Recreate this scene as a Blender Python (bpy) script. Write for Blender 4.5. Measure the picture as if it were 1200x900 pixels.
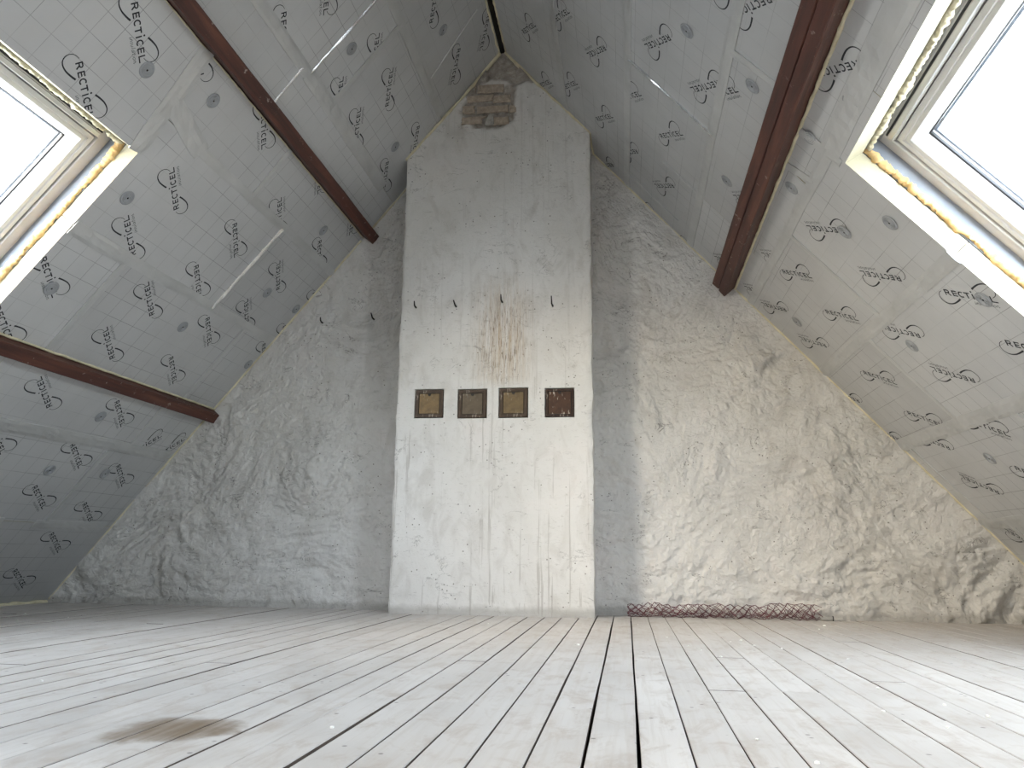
import bpy, bmesh, math, random
from mathutils import Vector, Matrix, noise

# ------------------------------------------------------------------ camera, sky, exposure
for o in list(bpy.data.objects):
    bpy.data.objects.remove(o)
scene = bpy.context.scene
col = scene.collection
H = 0.333                         # height of the lens above the floorboards
YAW, PITCH, ROLL, FPX = -0.1448, 0.2127, 0.0116, 920.0
cy, sy, cp, sp = math.cos(YAW), math.sin(YAW), math.cos(PITCH), math.sin(PITCH)
cF = Vector((sy * cp, cy * cp, sp)); cR = Vector((cy, -sy, 0)); cU = cR.cross(cF)
cr, sr = math.cos(ROLL), math.sin(ROLL)
cR, cU = cr * cR + sr * cU, -sr * cR + cr * cU
cam_d = bpy.data.cameras.new('camera')
cam = bpy.data.objects.new('camera', cam_d); col.objects.link(cam)
cam_d.sensor_width = 36.0; cam_d.lens = FPX / 1200 * 36.0
cam_d.clip_start = 0.02
M = Matrix(((cR.x, cU.x, -cF.x, 0), (cR.y, cU.y, -cF.y, 0), (cR.z, cU.z, -cF.z, H), (0, 0, 0, 1)))
cam.matrix_world = M
scene.camera = cam

world = bpy.data.worlds.new('sky'); scene.world = world
world.use_nodes = True
wn, wl = world.node_tree.nodes, world.node_tree.links
wn.clear()
wo = wn.new('ShaderNodeOutputWorld'); wb = wn.new('ShaderNodeBackground')
sky = wn.new('ShaderNodeTexSky'); sky.sky_type = 'NISHITA'
sky.sun_disc = False; sky.sun_elevation = math.radians(26); sky.sun_rotation = math.radians(-122)
sky.air_density = 1.0; sky.dust_density = 3.5; sky.ozone_density = 1.0
wm = wn.new('ShaderNodeMix'); wm.data_type = 'RGBA'
SKY_OVERCAST = 0.965
wm.inputs[0].default_value = SKY_OVERCAST
wm.inputs[7].default_value = (0.380, 0.402, 0.428, 1)        # high thin cloud
wl.new(sky.outputs[0], wm.inputs[6]); wl.new(wm.outputs[2], wb.inputs[0])
wb.inputs[1].default_value = 16.0
wl.new(wb.outputs[0], wo.inputs[0])

scene.view_settings.view_transform = 'Standard'
scene.view_settings.look = 'None'
scene.view_settings.gamma = 1.0
scene.view_settings.use_curve_mapping = False
scene.view_settings.exposure = 2.12

# ------------------------------------------------------------------ measured room
D = 4.645                         # gable wall plane (y)
YB = -1.7                         # wall behind the viewpoint
XR, ZR = -0.727, 3.480            # ridge line
TL, TR = 0.8766, 0.8436           # roof pitches
CH_D = 0.246                      # chimney breast depth
CX0, CX1 = -1.3246, -0.180        # chimney breast sides
YC = D - CH_D
VMAX = D - YB
OPEN = {'L': (1.985, 2.925, 1.892, 2.90), 'R': (2.325, 3.44, 1.862, 2.95)}   # skylight openings s0,s1,v0,v1
REAR_FILL_V = 5.00                     # unseen second pair of skylights, added behind the viewpoint to brighten the room
OPENS = {k: [o, (o[0], o[1], REAR_FILL_V, REAR_FILL_V + o[3] - o[2])] for k, o in OPEN.items()}
LOGOS_L = [(1.639, 2.274, 'FC'),(1.934, 2.274, 'FR'),(1.498, 2.024, 'BR'),(2.006, 1.595, 'BC'),(2.016, 1.0, 'FC'),(2.307, 1.007, 'FR'),(2.296, 1.604, 'BC'),(2.508, 1.212, 'BC'),(2.8, 1.217, 'BC'),(2.515, 0.628, 'FC'),(2.807, 0.64, 'FC'),(2.633, 1.787, 'FE'),(2.905, 1.792, 'FE'),(2.306, 0.463, 'BE'),(2.017, 0.473, 'BC'),(1.753, 0.863, 'BE'),(1.463, 0.251, 'FE'),(1.762, 0.279, 'FR'),(2.483, -0.027, 'FR'),(2.027, -0.08, 'FR'),(2.315, -0.073, 'FR'),(1.176, 1.717, 'FR'),(0.881, 1.719, 'FE'),(0.809, 1.162, 'BE'),(1.097, 1.146, 'BE'),(0.822, 0.885, 'BC'),(1.101, 0.866, 'BC'),(0.362, 1.092, 'BR'),(0.378, 0.524, 'FC'),(0.101, 0.532, 'FC'),(0.836, 0.298, 'FC'),(1.129, 0.293, 'FR'),(1.512, 1.416, 'FE'),(1.446, 0.81, 'FE'),(3.148, 1.329, 'BR'),(3.152, 0.744, 'FC'),(3.46, 0.784, 'FC'),(3.75, 0.787, 'FC'),(3.538, 0.315, 'FC'),(3.827, 0.315, 'FR'),(4.054, 0.37, 'FC'),(4.323, 0.405, 'FR'),(3.45, 1.351, 'FE'),(3.307, 0.338, 'XE'),(3.289, 0.102, 'XE')]
LOGOS_R = [(0.357, 0.795, 'FC'),(0.677, 1.191, 'FR'),(0.935, 1.151, 'BC'),(0.683, 0.595, 'FC'),(0.973, 0.588, 'FC'),(1.189, 1.043, 'FE'),(1.346, 1.62, 'BC'),(1.175, 0.455, 'BR'),(1.479, 1.025, 'FC'),(1.633, 1.601, 'BC'),(1.729, 1.665, 'FE'),(1.77, 2.221, 'BR'),(1.659, 2.234, 'BE'),(1.465, 0.446, 'BC'),(0.96, 0.006, 'BR'),(0.422, 0.328, 'FR'),(2.138, 2.242, 'BR'),(2.383, 1.359, 'BC'),(2.382, 0.807, 'FC'),(2.683, 1.378, 'BC'),(2.676, 0.807, 'FC'),(2.364, 0.234, 'BC'),(2.652, 0.254, 'BC'),(2.969, 1.734, 'FC'),(2.904, 1.114, 'BR'),(3.245, 1.75, 'FR'),(3.021, 0.554, 'FC'),(3.18, 1.144, 'BC'),(2.992, -0.022, 'BR'),(3.311, 0.565, 'FC'),(3.285, -0.025, 'BR'),(3.457, 0.988, 'FE'),(3.425, 0.398, 'BR'),(3.72, 0.413, 'BC'),(4.076, 0.282, 'BE'),(3.747, 0.97, 'FR'),(1.317, -0.102, 'BR'),(1.621, -0.112, 'BR'),(1.984, 0.261, 'BE'),(2.23, 0.241, 'BE'),(1.988, 1.077, 'BE'),(2.242, 0.788, 'BE')]
DISCS_L = [(1.712, 2.139),(1.6, 1.776),(2.163, 1.767),(2.67, 1.741),(2.557, 0.846),(2.579, 0.051),(0.911, 1.331),(0.372, 0.867),(0.968, 0.444),(1.636, 0.428),(2.138, 0.44),(2.113, 0.058),(3.195, 0.863),(3.57, 0.886),(3.539, 0.464)]
DISCS_R = [(1.504, 1.845),(1.859, 1.85),(1.858, 1.061),(2.238, 2.17),(2.157, 1.838),(2.173, 1.445),(2.463, 1.462),(2.583, 1.751),(3.006, 1.773),(2.988, 1.088),(2.521, 0.32),(3.603, 0.749)]
BRICKS = [(-0.887, 3.187, -0.718, 3.241),(-0.95, 3.129, -0.786, 3.171),(-0.78, 3.114, -0.672, 3.165),(-0.98, 3.049, -0.903, 3.103),(-0.886, 3.047, -0.685, 3.091),(-0.68, 3.04, -0.635, 3.087),(-0.982, 2.975, -0.824, 3.023),(-0.778, 2.958, -0.684, 3.012),(-0.932, 3.193, -0.897, 3.246)]
CRUMBS = [(0.303, 1.455),(0.638, 2.273),(0.553, 1.947),(0.722, 2.058),(0.762, 1.933),(0.631, 1.793),(0.721, 2.88),(0.885, 4.011),(0.959, 4.225),(0.559, 3.152),(0.045, 4.029),(0.22, 3.152),(0.255, 3.025),(0.155, 3.448),(0.447, 3.399),(0.472, 3.229),(0.306, 2.843),(0.399, 3.346),(0.232, 1.611),(-0.188, 3.085),(-0.67, 3.888),(-0.569, 1.552),(-1.486, 1.928),(-3.084, 3.812),(-2.844, 3.472),(-2.725, 3.663)]
rnd = random.Random(7)

# ------------------------------------------------------------------ helpers
def roof_matrix(side):
    t = TL if side == 'L' else TR
    sg = -1 if side == 'L' else 1
    S = Vector((sg * math.cos(t), 0, -math.sin(t)))
    Y = Vector((0, 1, 0)) if side == 'L' else Vector((0, -1, 0))
    N = S.cross(Y)
    return Matrix(((S.x, Y.x, N.x, XR), (S.y, Y.y, N.y, D), (S.z, Y.z, N.z, ZR), (0, 0, 0, 1)))
RM = {'L': roof_matrix('L'), 'R': roof_matrix('R')}
def rl(side, s, v, w=0.0):        # slope distance, distance from gable, height towards the room
    return Vector((s, -v if side == 'L' else v, w))
def rw(side, s, v, w=0.0):
    return RM[side] @ rl(side, s, v, w)

class MB:
    def __init__(self): self.v = []; self.f = []; self.m = []
    def vert(self, p): self.v.append(tuple(p)); return len(self.v) - 1
    def face(self, ids, m=0): self.f.append(tuple(ids)); self.m.append(m)
    def quad(self, a, b, c, d, m=0):
        self.face([self.vert(a), self.vert(b), self.vert(c), self.vert(d)], m)
    def hexa(self, p, mats=(0,) * 6):   # p: 4 bottom, 4 top
        i = [self.vert(q) for q in p]
        for k, f in enumerate(((3, 2, 1, 0), (4, 5, 6, 7), (0, 1, 5, 4), (1, 2, 6, 5), (2, 3, 7, 6), (3, 0, 4, 7))):
            self.face([i[q] for q in f], mats[k])
    def box(self, a, b, mats=(0,) * 6):
        x0, y0, z0 = a; x1, y1, z1 = b
        self.hexa([(x0, y0, z0), (x1, y0, z0), (x1, y1, z0), (x0, y1, z0), (x0, y0, z1), (x1, y0, z1), (x1, y1, z1), (x0, y1, z1)], mats)
    def tube(self, pts, rad, n=8, cap=True, flat=1.0, axis=None):
        rings = []
        k = len(pts)
        up0 = None
        for i in range(k):
            p = Vector(pts[i])
            t = (Vector(pts[min(i + 1, k - 1)]) - Vector(pts[max(i - 1, 0)])).normalized()
            ref = axis if axis is not None else (Vector((0, 0, 1)) if abs(t.z) < .9 else Vector((1, 0, 0)))
            if up0 is not None and axis is None: ref = up0
            a = t.cross(ref).normalized(); b = a.cross(t).normalized(); up0 = b
            r = rad[i] if isinstance(rad, (list, tuple)) else rad
            ring = []
            for j in range(n):
                an = 2 * math.pi * j / n
                rr = r
                ring.append(self.vert(p + a * (math.cos(an) * rr) + b * (math.sin(an) * rr * flat)))
            rings.append(ring)
        for i in range(k - 1):
            for j in range(n):
                self.face([rings[i][j], rings[i][(j + 1) % n], rings[i + 1][(j + 1) % n], rings[i + 1][j]])
        if cap:
            self.face(list(reversed(rings[0]))); self.face(rings[-1])
    def build(self, name, mats, parent=None, smooth=False, fix=True):
        me = bpy.data.meshes.new(name)
        me.from_pydata(self.v, [], self.f)
        if not isinstance(mats, (list, tuple)): mats = [mats]
        for mm in mats: me.materials.append(mm)
        if any(self.m): me.polygons.foreach_set('material_index', self.m)
        if fix:
            bm = bmesh.new(); bm.from_mesh(me)
            bmesh.ops.recalc_face_normals(bm, faces=bm.faces); bm.to_mesh(me); bm.free()
        if smooth: me.polygons.foreach_set('use_smooth', [True] * len(me.polygons))
        me.update()
        o = bpy.data.objects.new(name, me); col.objects.link(o)
        if parent: o.parent = parent
        return o

def empty(name, loc=(0, 0, 0)):
    o = bpy.data.objects.new(name, None); col.objects.link(o); o.location = loc
    o.empty_display_size = .1
    return o
def tag(o, label, cat, group=None, kind=None):
    o['label'] = label; o['category'] = cat
    if group: o['group'] = group
    if kind: o['kind'] = kind
    return o

# ------------------------------------------------------------------ materials
def mat(name):
    m = bpy.data.materials.new(name); m.use_nodes = True
    nt = m.node_tree; b = nt.nodes['Principled BSDF']
    return m, nt, b
class NT:
    def __init__(self, nt): self.nt = nt; self.n = nt.nodes; self.l = nt.links
    def new(self, t, **k):
        x = self.n.new(t)
        for a, v in k.items(): setattr(x, a, v)
        return x
    def link(self, a, b): self.l.new(a, b)
    def coord(self, kind='Object'):
        return self.new('ShaderNodeTexCoord').outputs[kind]
    def mapping(self, src, scale=(1, 1, 1), loc=(0, 0, 0), rot=(0, 0, 0)):
        m = self.new('ShaderNodeMapping'); m.inputs['Scale'].default_value = scale
        m.inputs['Location'].default_value = loc; m.inputs['Rotation'].default_value = rot
        self.link(src, m.inputs[0]); return m.outputs[0]
    def noise(self, src, scale, detail=4, rough=.55, dist=0.0):
        n = self.new('ShaderNodeTexNoise'); n.inputs['Scale'].default_value = scale
        n.inputs['Detail'].default_value = detail; n.inputs['Roughness'].default_value = rough
        n.inputs['Distortion'].default_value = dist
        if src is not None: self.link(src, n.inputs['Vector'])
        return n.outputs[0]
    def ramp(self, src, stops):
        r = self.new('ShaderNodeValToRGB'); e = r.color_ramp.elements
        while len(e) < len(stops): e.new(.5)
        for i, (p, c) in enumerate(stops):
            e[i].position = p
            if not isinstance(c, (tuple, list)): c = (c, c, c)
            e[i].color = (*c, 1)
        self.link(src, r.inputs[0]); return r.outputs[0]
    def math(self, op, a, b=0.0, c=None):
        m = self.new('ShaderNodeMath', operation=op)
        for i, x in enumerate((a, b, c)):
            if x is None: continue
            if isinstance(x, (int, float)): m.inputs[i].default_value = x
            else: self.link(x, m.inputs[i])
        return m.outputs[0]
    def mix(self, fac, a, b, blend='MIX'):
        m = self.new('ShaderNodeMix', data_type='RGBA', blend_type=blend)
        for i, x in ((0, fac), (6, a), (7, b)):
            if isinstance(x, (int, float)): m.inputs[i].default_value = x
            elif isinstance(x, tuple): m.inputs[i].default_value = (*x, 1) if len(x) == 3 else x
            else: self.link(x, m.inputs[i])
        return m.outputs[2]
    def bump(self, h, strength, dist, bsdf, prev=None):
        b = self.new('ShaderNodeBump'); b.inputs['Strength'].default_value = strength
        b.inputs['Distance'].default_value = dist
        self.link(h, b.inputs['Height'])
        if prev is not None: self.link(prev, b.inputs['Normal'])
        self.link(b.outputs[0], bsdf.inputs['Normal']); return b.outputs[0]
    def sep(self, v):
        s = self.new('ShaderNodeSeparateXYZ'); self.link(v, s.inputs[0]); return s.outputs

def plain(name, c, rough=.6, metal=0.0, nscale=None, var=.15, bump=0, bscale=80):
    m, nt, b = mat(name); N = NT(nt)
    b.inputs['Roughness'].default_value = rough; b.inputs['Metallic'].default_value = metal
    co = N.coord()
    n = N.noise(co, nscale or 12, 5)
    dark = tuple(x * (1 - var) for x in c); lite = tuple(min(1, x * (1 + var)) for x in c)
    N.link(N.ramp(n, [(.3, dark), (.7, lite)]), b.inputs['Base Color'])
    if bump:
        N.bump(N.noise(co, bscale, 6), bump, .004, b)
    return m

def foil_material():
    m, nt, b = mat('foil_facing'); N = NT(nt)
    co = N.coord()
    info = N.new('ShaderNodeObjectInfo')
    rndv = info.outputs['Random']
    comb = N.new('ShaderNodeCombineXYZ')
    N.link(N.math('MULTIPLY', rndv, 7.31), comb.inputs[0]); N.link(N.math('MULTIPLY', rndv, 3.17), comb.inputs[1])
    add = N.new('ShaderNodeVectorMath', operation='ADD'); N.link(co, add.inputs[0]); N.link(comb.outputs[0], add.inputs[1])
    s = N.sep(add.outputs[0])
    lines = None
    for ax, per in ((0, .0975), (1, .0975)):
        f = N.math('PINGPONG', s[ax], per / 2)
        l = N.math('LESS_THAN', f, .0011)
        lines = l if lines is None else N.math('MAXIMUM', lines, l)
    gate = N.ramp(N.noise(add.outputs[0], 2.3, 3), [(.42, 0.12), (.60, 0.75)])
    lines = N.math('MULTIPLY', lines, gate)
    tone = N.noise(co, 1.6, 4)
    base = N.ramp(tone, [(.3, (.49, .494, .495)), (.7, (.57, .574, .575))])
    var = N.math('MULTIPLY_ADD', rndv, .16, .92)
    base = N.mix(1.0, base, var, 'MULTIPLY')
    base = N.mix(lines, base, (.15, .153, .158))
    N.link(base, b.inputs['Base Color'])
    b.inputs['Metallic'].default_value = .42
    N.link(N.ramp(N.noise(co, 9, 5), [(.3, .36), (.7, .52)]), b.inputs['Roughness'])
    scr = N.noise(N.mapping(co, (40, 3, 1), rot=(0, 0, .6)), 3, 5)
    p = N.bump(N.noise(co, 7, 3), .25, .006, b)
    N.bump(scr, .06, .002, b, p)
    return m
def tape_material():
    m, nt, b = mat('foil_tape'); N = NT(nt)
    co = N.coord()
    N.link(N.ramp(N.noise(co, 5, 4), [(.3, (.50, .505, .50)), (.7, (.58, .585, .58))]), b.inputs['Base Color'])
    b.inputs['Metallic'].default_value = .55
    N.link(N.ramp(N.noise(co, 25, 3), [(.3, .28), (.7, .44)]), b.inputs['Roughness'])
    v = N.new('ShaderNodeTexVoronoi'); v.inputs['Scale'].default_value = 22; N.link(co, v.inputs['Vector'])
    p = N.bump(N.noise(co, 14, 3, dist=.8), .22, .004, b)
    N.bump(v.outputs[0], .06, .004, b, p)
    return m
def plaster_material(name, chimney=False):
    m, nt, b = mat(name); N = NT(nt)
    co = N.coord()
    big = N.noise(co, 1.3, 5, .6)
    base = N.ramp(big, [(.30, (.60, .58, .545)), (.50, (.67, .65, .62)), (.72, (.74, .725, .70))])
    mid = N.noise(N.mapping(co, (1, 1, .55)), 7, 6, .65, 1.2)
    base = N.mix(N.ramp(mid, [(.50, 0.0), (.68, .42)]), base, (.46, .43, .39))
    pink = N.noise(co, 2.6, 3)
    base = N.mix(N.ramp(pink, [(.55, 0.0), (.75, .30)]), base, (.64, .56, .52))
    # thin dark lines that paint in the shadow and dirt of plaster creases
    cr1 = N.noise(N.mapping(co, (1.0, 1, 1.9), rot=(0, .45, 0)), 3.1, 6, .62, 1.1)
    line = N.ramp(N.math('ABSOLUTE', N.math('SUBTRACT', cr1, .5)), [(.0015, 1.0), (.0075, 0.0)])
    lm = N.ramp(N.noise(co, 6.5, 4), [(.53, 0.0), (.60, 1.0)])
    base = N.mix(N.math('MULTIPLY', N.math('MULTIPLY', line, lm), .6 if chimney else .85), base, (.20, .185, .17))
    wv = N.noise(N.mapping(co, (1, 1, 2.6), rot=(0, .5, 0)), 16, 8, .7, 2.0)
    base = N.mix(N.ramp(wv, [(.58, 0.0), (.68, .50)]), base, (.36, .335, .305))
    speck = N.new('ShaderNodeTexVoronoi'); speck.inputs['Scale'].default_value = 30; N.link(co, speck.inputs['Vector'])
    sg = N.ramp(speck.outputs[0], [(.09, 1.0), (.14, 0.0)])
    sg = N.math('MULTIPLY', sg, N.ramp(N.noise(co, 5, 3), [(.50, 0.0), (.55, 1.0)]))
    base = N.mix(N.math('MULTIPLY', sg, .8), base, (.12, .10, .085))
    xyz = N.sep(co)
    # dusty, crumbling foot of the wall
    ft = N.math('ADD', xyz[2], N.math('MULTIPLY', N.noise(co, 9, 4), -.055))
    base = N.mix(N.ramp(ft, [(0.0, .5), (.03, 0.0)]), base, (.27, .25, .225))
    if chimney:
        # rust-brown streaks that ran down between the hooks and the soot hatches
        sx = N.math('ABSOLUTE', N.math('SUBTRACT', xyz[0], -.70))
        mx = N.ramp(sx, [(.06, 1.0), (.21, 0.0)])
        mz = N.math('MULTIPLY', N.ramp(xyz[2], [(0, 0.0), (.5, 1.0)]), 1.0)
        zz = N.math('SUBTRACT', xyz[2], 1.27)
        mz = N.math('MULTIPLY', N.ramp(zz, [(0.0, 0.0), (.06, .7), (.30, 1.0), (.55, 0.5), (.72, 0.0)]), 1.0)
        st = N.noise(N.mapping(co, (60, 60, 2.2)), 1.0, 6, .7)
        st2 = N.noise(N.mapping(co, (170, 170, 14)), 1.0, 4, .7)
        k = N.math('MULTIPLY', N.math('MULTIPLY', mx, mz), N.ramp(st, [(.38, 0.0), (.62, 1.0)]))
        base = N.mix(N.math('MULTIPLY', k, .75), base, (.44, .315, .18))
        k2 = N.math('MULTIPLY', N.math('MULTIPLY', mx, mz), N.ramp(st2, [(.53, 0.0), (.62, 1.0)]))
        base = N.mix(N.math('MULTIPLY', k2, .85), base, (.17, .11, .06))
        # long drip marks
        dr = N.noise(N.mapping(co, (46, 46, .9)), 1.0, 3, .6)
        dm = N.math('MULTIPLY', N.ramp(dr, [(.60, 0.0), (.64, 1.0)]), N.ramp(N.noise(co, 2.2, 2), [(.42, 0.0), (.55, .55)]))
        dm = N.math('MULTIPLY', dm, N.ramp(N.math('MULTIPLY', xyz[2], .3), [(.34, 1.0), (.42, .30)]))
        base = N.mix(dm, base, (.36, .33, .295))
        at = N.new('ShaderNodeAttribute'); at.attribute_name = 'bare'
        mort = N.ramp(N.noise(co, 26, 6, .7), [(.3, (.24, .21, .18)), (.55, (.40, .36, .315)), (.75, (.56, .53, .48))])
        base = N.mix(at.outputs['Fac'], base, mort)
    N.link(base, b.inputs['Base Color'])
    b.inputs['Roughness'].default_value = .85
    b.inputs['Specular IOR Level'].default_value = .25
    p = N.bump(N.noise(co, 26, 7, .65, .8), .55 if chimney else 1.0, .010 if chimney else .018, b)
    N.bump(N.noise(N.mapping(co, (1, 1, .5)), 110, 5, .7), .30, .003, b, p)
    return m
def plank_material():
    m, nt, b = mat('painted_floorboard'); N = NT(nt)
    co = N.coord()
    info = N.new('ShaderNodeObjectInfo'); r = info.outputs['Random']
    off = N.new('ShaderNodeCombineXYZ'); N.link(N.math('MULTIPLY', r, 31.0), off.inputs[1])
    add = N.new('ShaderNodeVectorMath', operation='ADD'); N.link(co, add.inputs[0]); N.link(off.outputs[0], add.inputs[1])
    v = add.outputs[0]
    base = N.ramp(N.noise(v, 3.0, 4), [(.3, (.44, .412, .385)), (.7, (.525, .497, .47))])
    base = N.mix(1.0, base, N.math('MULTIPLY_ADD', r, .10, .95), 'MULTIPLY')
    grain = N.noise(N.mapping(v, (60, 2.2, 1)), 1.0, 6, .65, .4)
    base = N.mix(N.ramp(grain, [(.48, 0.0), (.70, .45)]), base, (.37, .32, .275))
    worn = N.noise(N.mapping(v, (9, 5, 1)), 1.6, 7, .7, .6)
    base = N.mix(N.ramp(worn, [(.50, 0.0), (.66, .70)]), base, (.355, .30, .255))
    vor = N.new('ShaderNodeTexVoronoi'); vor.inputs['Scale'].default_value = 17; N.link(v, vor.inputs['Vector'])
    sp_ = N.math('MULTIPLY', N.ramp(vor.outputs[0], [(.06, 1.0), (.10, 0.0)]), N.ramp(N.noise(v, 4, 3), [(.46, 0.0), (.50, 1.0)]))
    base = N.mix(N.math('MULTIPLY', sp_, .75), base, (.07, .055, .045))
    # brown damp stain on the left, near the viewpoint
    xyz = N.sep(co)
    wob = N.noise(co, 9, 5, .65)
    dx = N.math('DIVIDE', N.math('SUBTRACT', N.math('ADD', xyz[0], N.math('MULTIPLY', xyz[1], -.12)), -1.03), .125)
    dy = N.math('DIVIDE', N.math('SUBTRACT', xyz[1], 1.49), .13)
    rr = N.math('SQRT', N.math('ADD', N.math('MULTIPLY', dx, dx), N.math('MULTIPLY', dy, dy)))
    rr = N.math('ADD', rr, N.math('MULTIPLY', N.math('SUBTRACT', wob, .5), 1.3))
    k = N.ramp(rr, [(.45, .95), (.72, .75), (1.0, 0.0)])
    fib = N.ramp(N.noise(N.mapping(co, (70, 5, 1)), 1.0, 5), [(.3, .65), (.6, 1.0)])
    base = N.mix(N.math('MULTIPLY', k, fib), base, (.15, .10, .055))
    N.link(base, b.inputs['Base Color'])
    N.link(N.ramp(N.noise(v, 6, 4), [(.3, .42), (.7, .62)]), b.inputs['Roughness'])
    p = N.bump(N.noise(N.mapping(v, (45, 2.5, 1)), 1.0, 5), .22, .003, b)
    N.bump(N.noise(v, 40, 5), .12, .002, b, p)
    return m
def beam_material():
    m, nt, b = mat('stained_timber'); N = NT(nt)
    co = N.coord()
    g = N.noise(N.mapping(co, (28, 1.6, 28)), 1.0, 6, .65, .5)
    base = N.ramp(g, [(.3, (.032, .011, .008)), (.55, (.078, .024, .015)), (.75, (.140, .050, .028))])
    chip = N.noise(N.mapping(co, (1, .8, 1)), 34, 5, .7)
    base = N.mix(N.math('MULTIPLY', N.ramp(chip, [(.62, 0.0), (.67, 1.0)]), N.ramp(N.noise(co, 3, 2), [(.42, 0.0), (.55, .8)])), base, (.42, .36, .31))
    N.link(base, b.inputs['Base Color']); b.inputs['Roughness'].default_value = .55
    N.bump(g, .35, .004, b)
    return m
def foam_material(name, c0, c1):
    m, nt, b = mat(name); N = NT(nt); co = N.coord()
    N.link(N.ramp(N.noise(co, 18, 5), [(.3, c0), (.7, c1)]), b.inputs['Base Color'])
    b.inputs['Roughness'].default_value = .8
    N.bump(N.noise(co, 70, 5, .6), .6, .006, b)
    return m
def glass_material():
    m, nt, b = mat('window_glass'); N = NT(nt)
    nt.nodes.remove(b)
    out = [n for n in nt.nodes if n.type == 'OUTPUT_MATERIAL'][0]
    tr = N.new('ShaderNodeBsdfTransparent'); tr.inputs[0].default_value = (.93, .95, .95, 1)
    gl = N.new('ShaderNodeBsdfGlossy'); gl.inputs['Roughness'].default_value = .02
    mx = N.new('ShaderNodeMixShader'); mx.inputs[0].default_value = .06
    N.link(tr.outputs[0], mx.inputs[1]); N.link(gl.outputs[0], mx.inputs[2]); N.link(mx.outputs[0], out.inputs[0])
    return m
def rusty(name, c, flecks):
    m, nt, b = mat(name); N = NT(nt); co = N.coord()
    base = N.ramp(N.noise(co, 30, 6, .65), [(.3, tuple(x * .6 for x in c)), (.7, tuple(min(1, x * 1.3) for x in c))])
    base = N.mix(N.ramp(N.noise(N.mapping(co, (1, 1, .3)), 60, 4), [(.60, 0.0), (.66, flecks)]), base, (.62, .56, .47))
    N.link(base, b.inputs['Base Color'])
    b.inputs['Roughness'].default_value = .55; b.inputs['Metallic'].default_value = .15
    N.bump(N.noise(co, 90, 5), .3, .003, b)
    return m

FOIL = foil_material(); TAPE = tape_material()
FOLD = plain('bright_foil_fold', (.72, .73, .73), .24, .9, nscale=30, var=.12, bump=.35, bscale=60)
PIR = plain('insulation_core', (.44, .405, .29), .8, var=.08, bump=.25, bscale=150)
INK = plain('black_print', (.020, .021, .025), .85, var=.2)
INK2 = plain('grey_print', (.13, .135, .14), .8, var=.2)
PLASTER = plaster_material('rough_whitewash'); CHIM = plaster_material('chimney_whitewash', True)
PLANK = plank_material(); BEAM = beam_material()
DARK = plain('dark_void', (.018, .016, .014), .95)
DECK = plain('roof_deck', (.10, .085, .07), .9)
FOAM = foam_material('cream_foam', (.50, .45, .30), (.68, .62, .45))
FOAM2 = foam_material('orange_foam', (.58, .36, .14), (.78, .55, .27))
BRICK = plain('bare_brick', (.42, .345, .27), .85, nscale=40, var=.25, bump=.5)
MORTAR = plain('lime_mortar', (.42, .40, .36), .9, nscale=30, var=.25, bump=.5)
FRAME = plain('window_frame_paint', (.52, .50, .48), .4, var=.05)
SASH = plain('sash_paint', (.62, .61, .60), .35, var=.04)
SUBF = plain('frame_membrane', (.30, .33, .38), .6, var=.08)  # grey-blue tint puts the reflected sky into the colour
CLAD = plain('outer_cladding', (.20, .22, .27), .45)
GASK = plain('rubber_gasket', (.012, .012, .014), .6)
ALU = plain('aluminium_rail', (.62, .62, .61), .3, .7, var=.05)
GLASS = glass_material()
EDGE = plain('raw_board_edge', (.075, .055, .042), .9, var=.3)
IRON = plain('wrought_iron', (.025, .02, .018), .6, .3, var=.3)
WIRE = plain('red_coated_wire', (.11, .026, .034), .5, .1, var=.35)
DISC = plain('plastic_disc', (.31, .32, .33), .42, .25, var=.08)
CRUMB = plain('white_crumb', (.80, .79, .75), .9)

# ------------------------------------------------------------------ floor
fl = MB(); fl.box((-4.0, YB - .1, -.12), (2.8, D + .3, -.0295))
floor = fl.build('floor', DARK)
tag(floor, 'worn off-white painted floorboards running towards the gable wall', 'floor', kind='structure')
PW, PX = .0920, .0135
XL = XR - ZR / math.tan(TL); XRT = XR + ZR / math.tan(TR)
known = {-7: [1.88], -9: [1.96], -5: [1.87], -6: [2.563], 0: [2.843], 2: [2.163], 3: [2.832], 4: [2.178], 5: [2.825], -16: [2.335], -14: [2.348], 7: [2.40], -8: [3.05]}
k0 = int(math.floor((XL - PX) / PW)); k1 = int(math.ceil((XRT - PX) / PW))
wide = {-1: 4.2, 0: 4.0, -2: 3.6, -3: 3.2, -4: 3.6, -5: 3.0, -6: 4.0, -7: 3.4, 1: 1.6, -9: 3.4, -11: 3.2}
def edge_jit(k, y):
    a = noise.noise(Vector((k * 7.3, y * 1.7, 2.1))) * .0016 + noise.noise(Vector((k * 3.1, y * 9.0, 5.0))) * .0007
    return a
def gap(k, y):
    g = wide.get(k, (5.2 if k < -12 else 3.0) if k < 1 else (2.6 if k > 7 else 1.6)) * .001 * .72
    return g * (1.0 + .65 * noise.noise(Vector((k * 5.7, y * 1.1, 9.0))))
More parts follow.
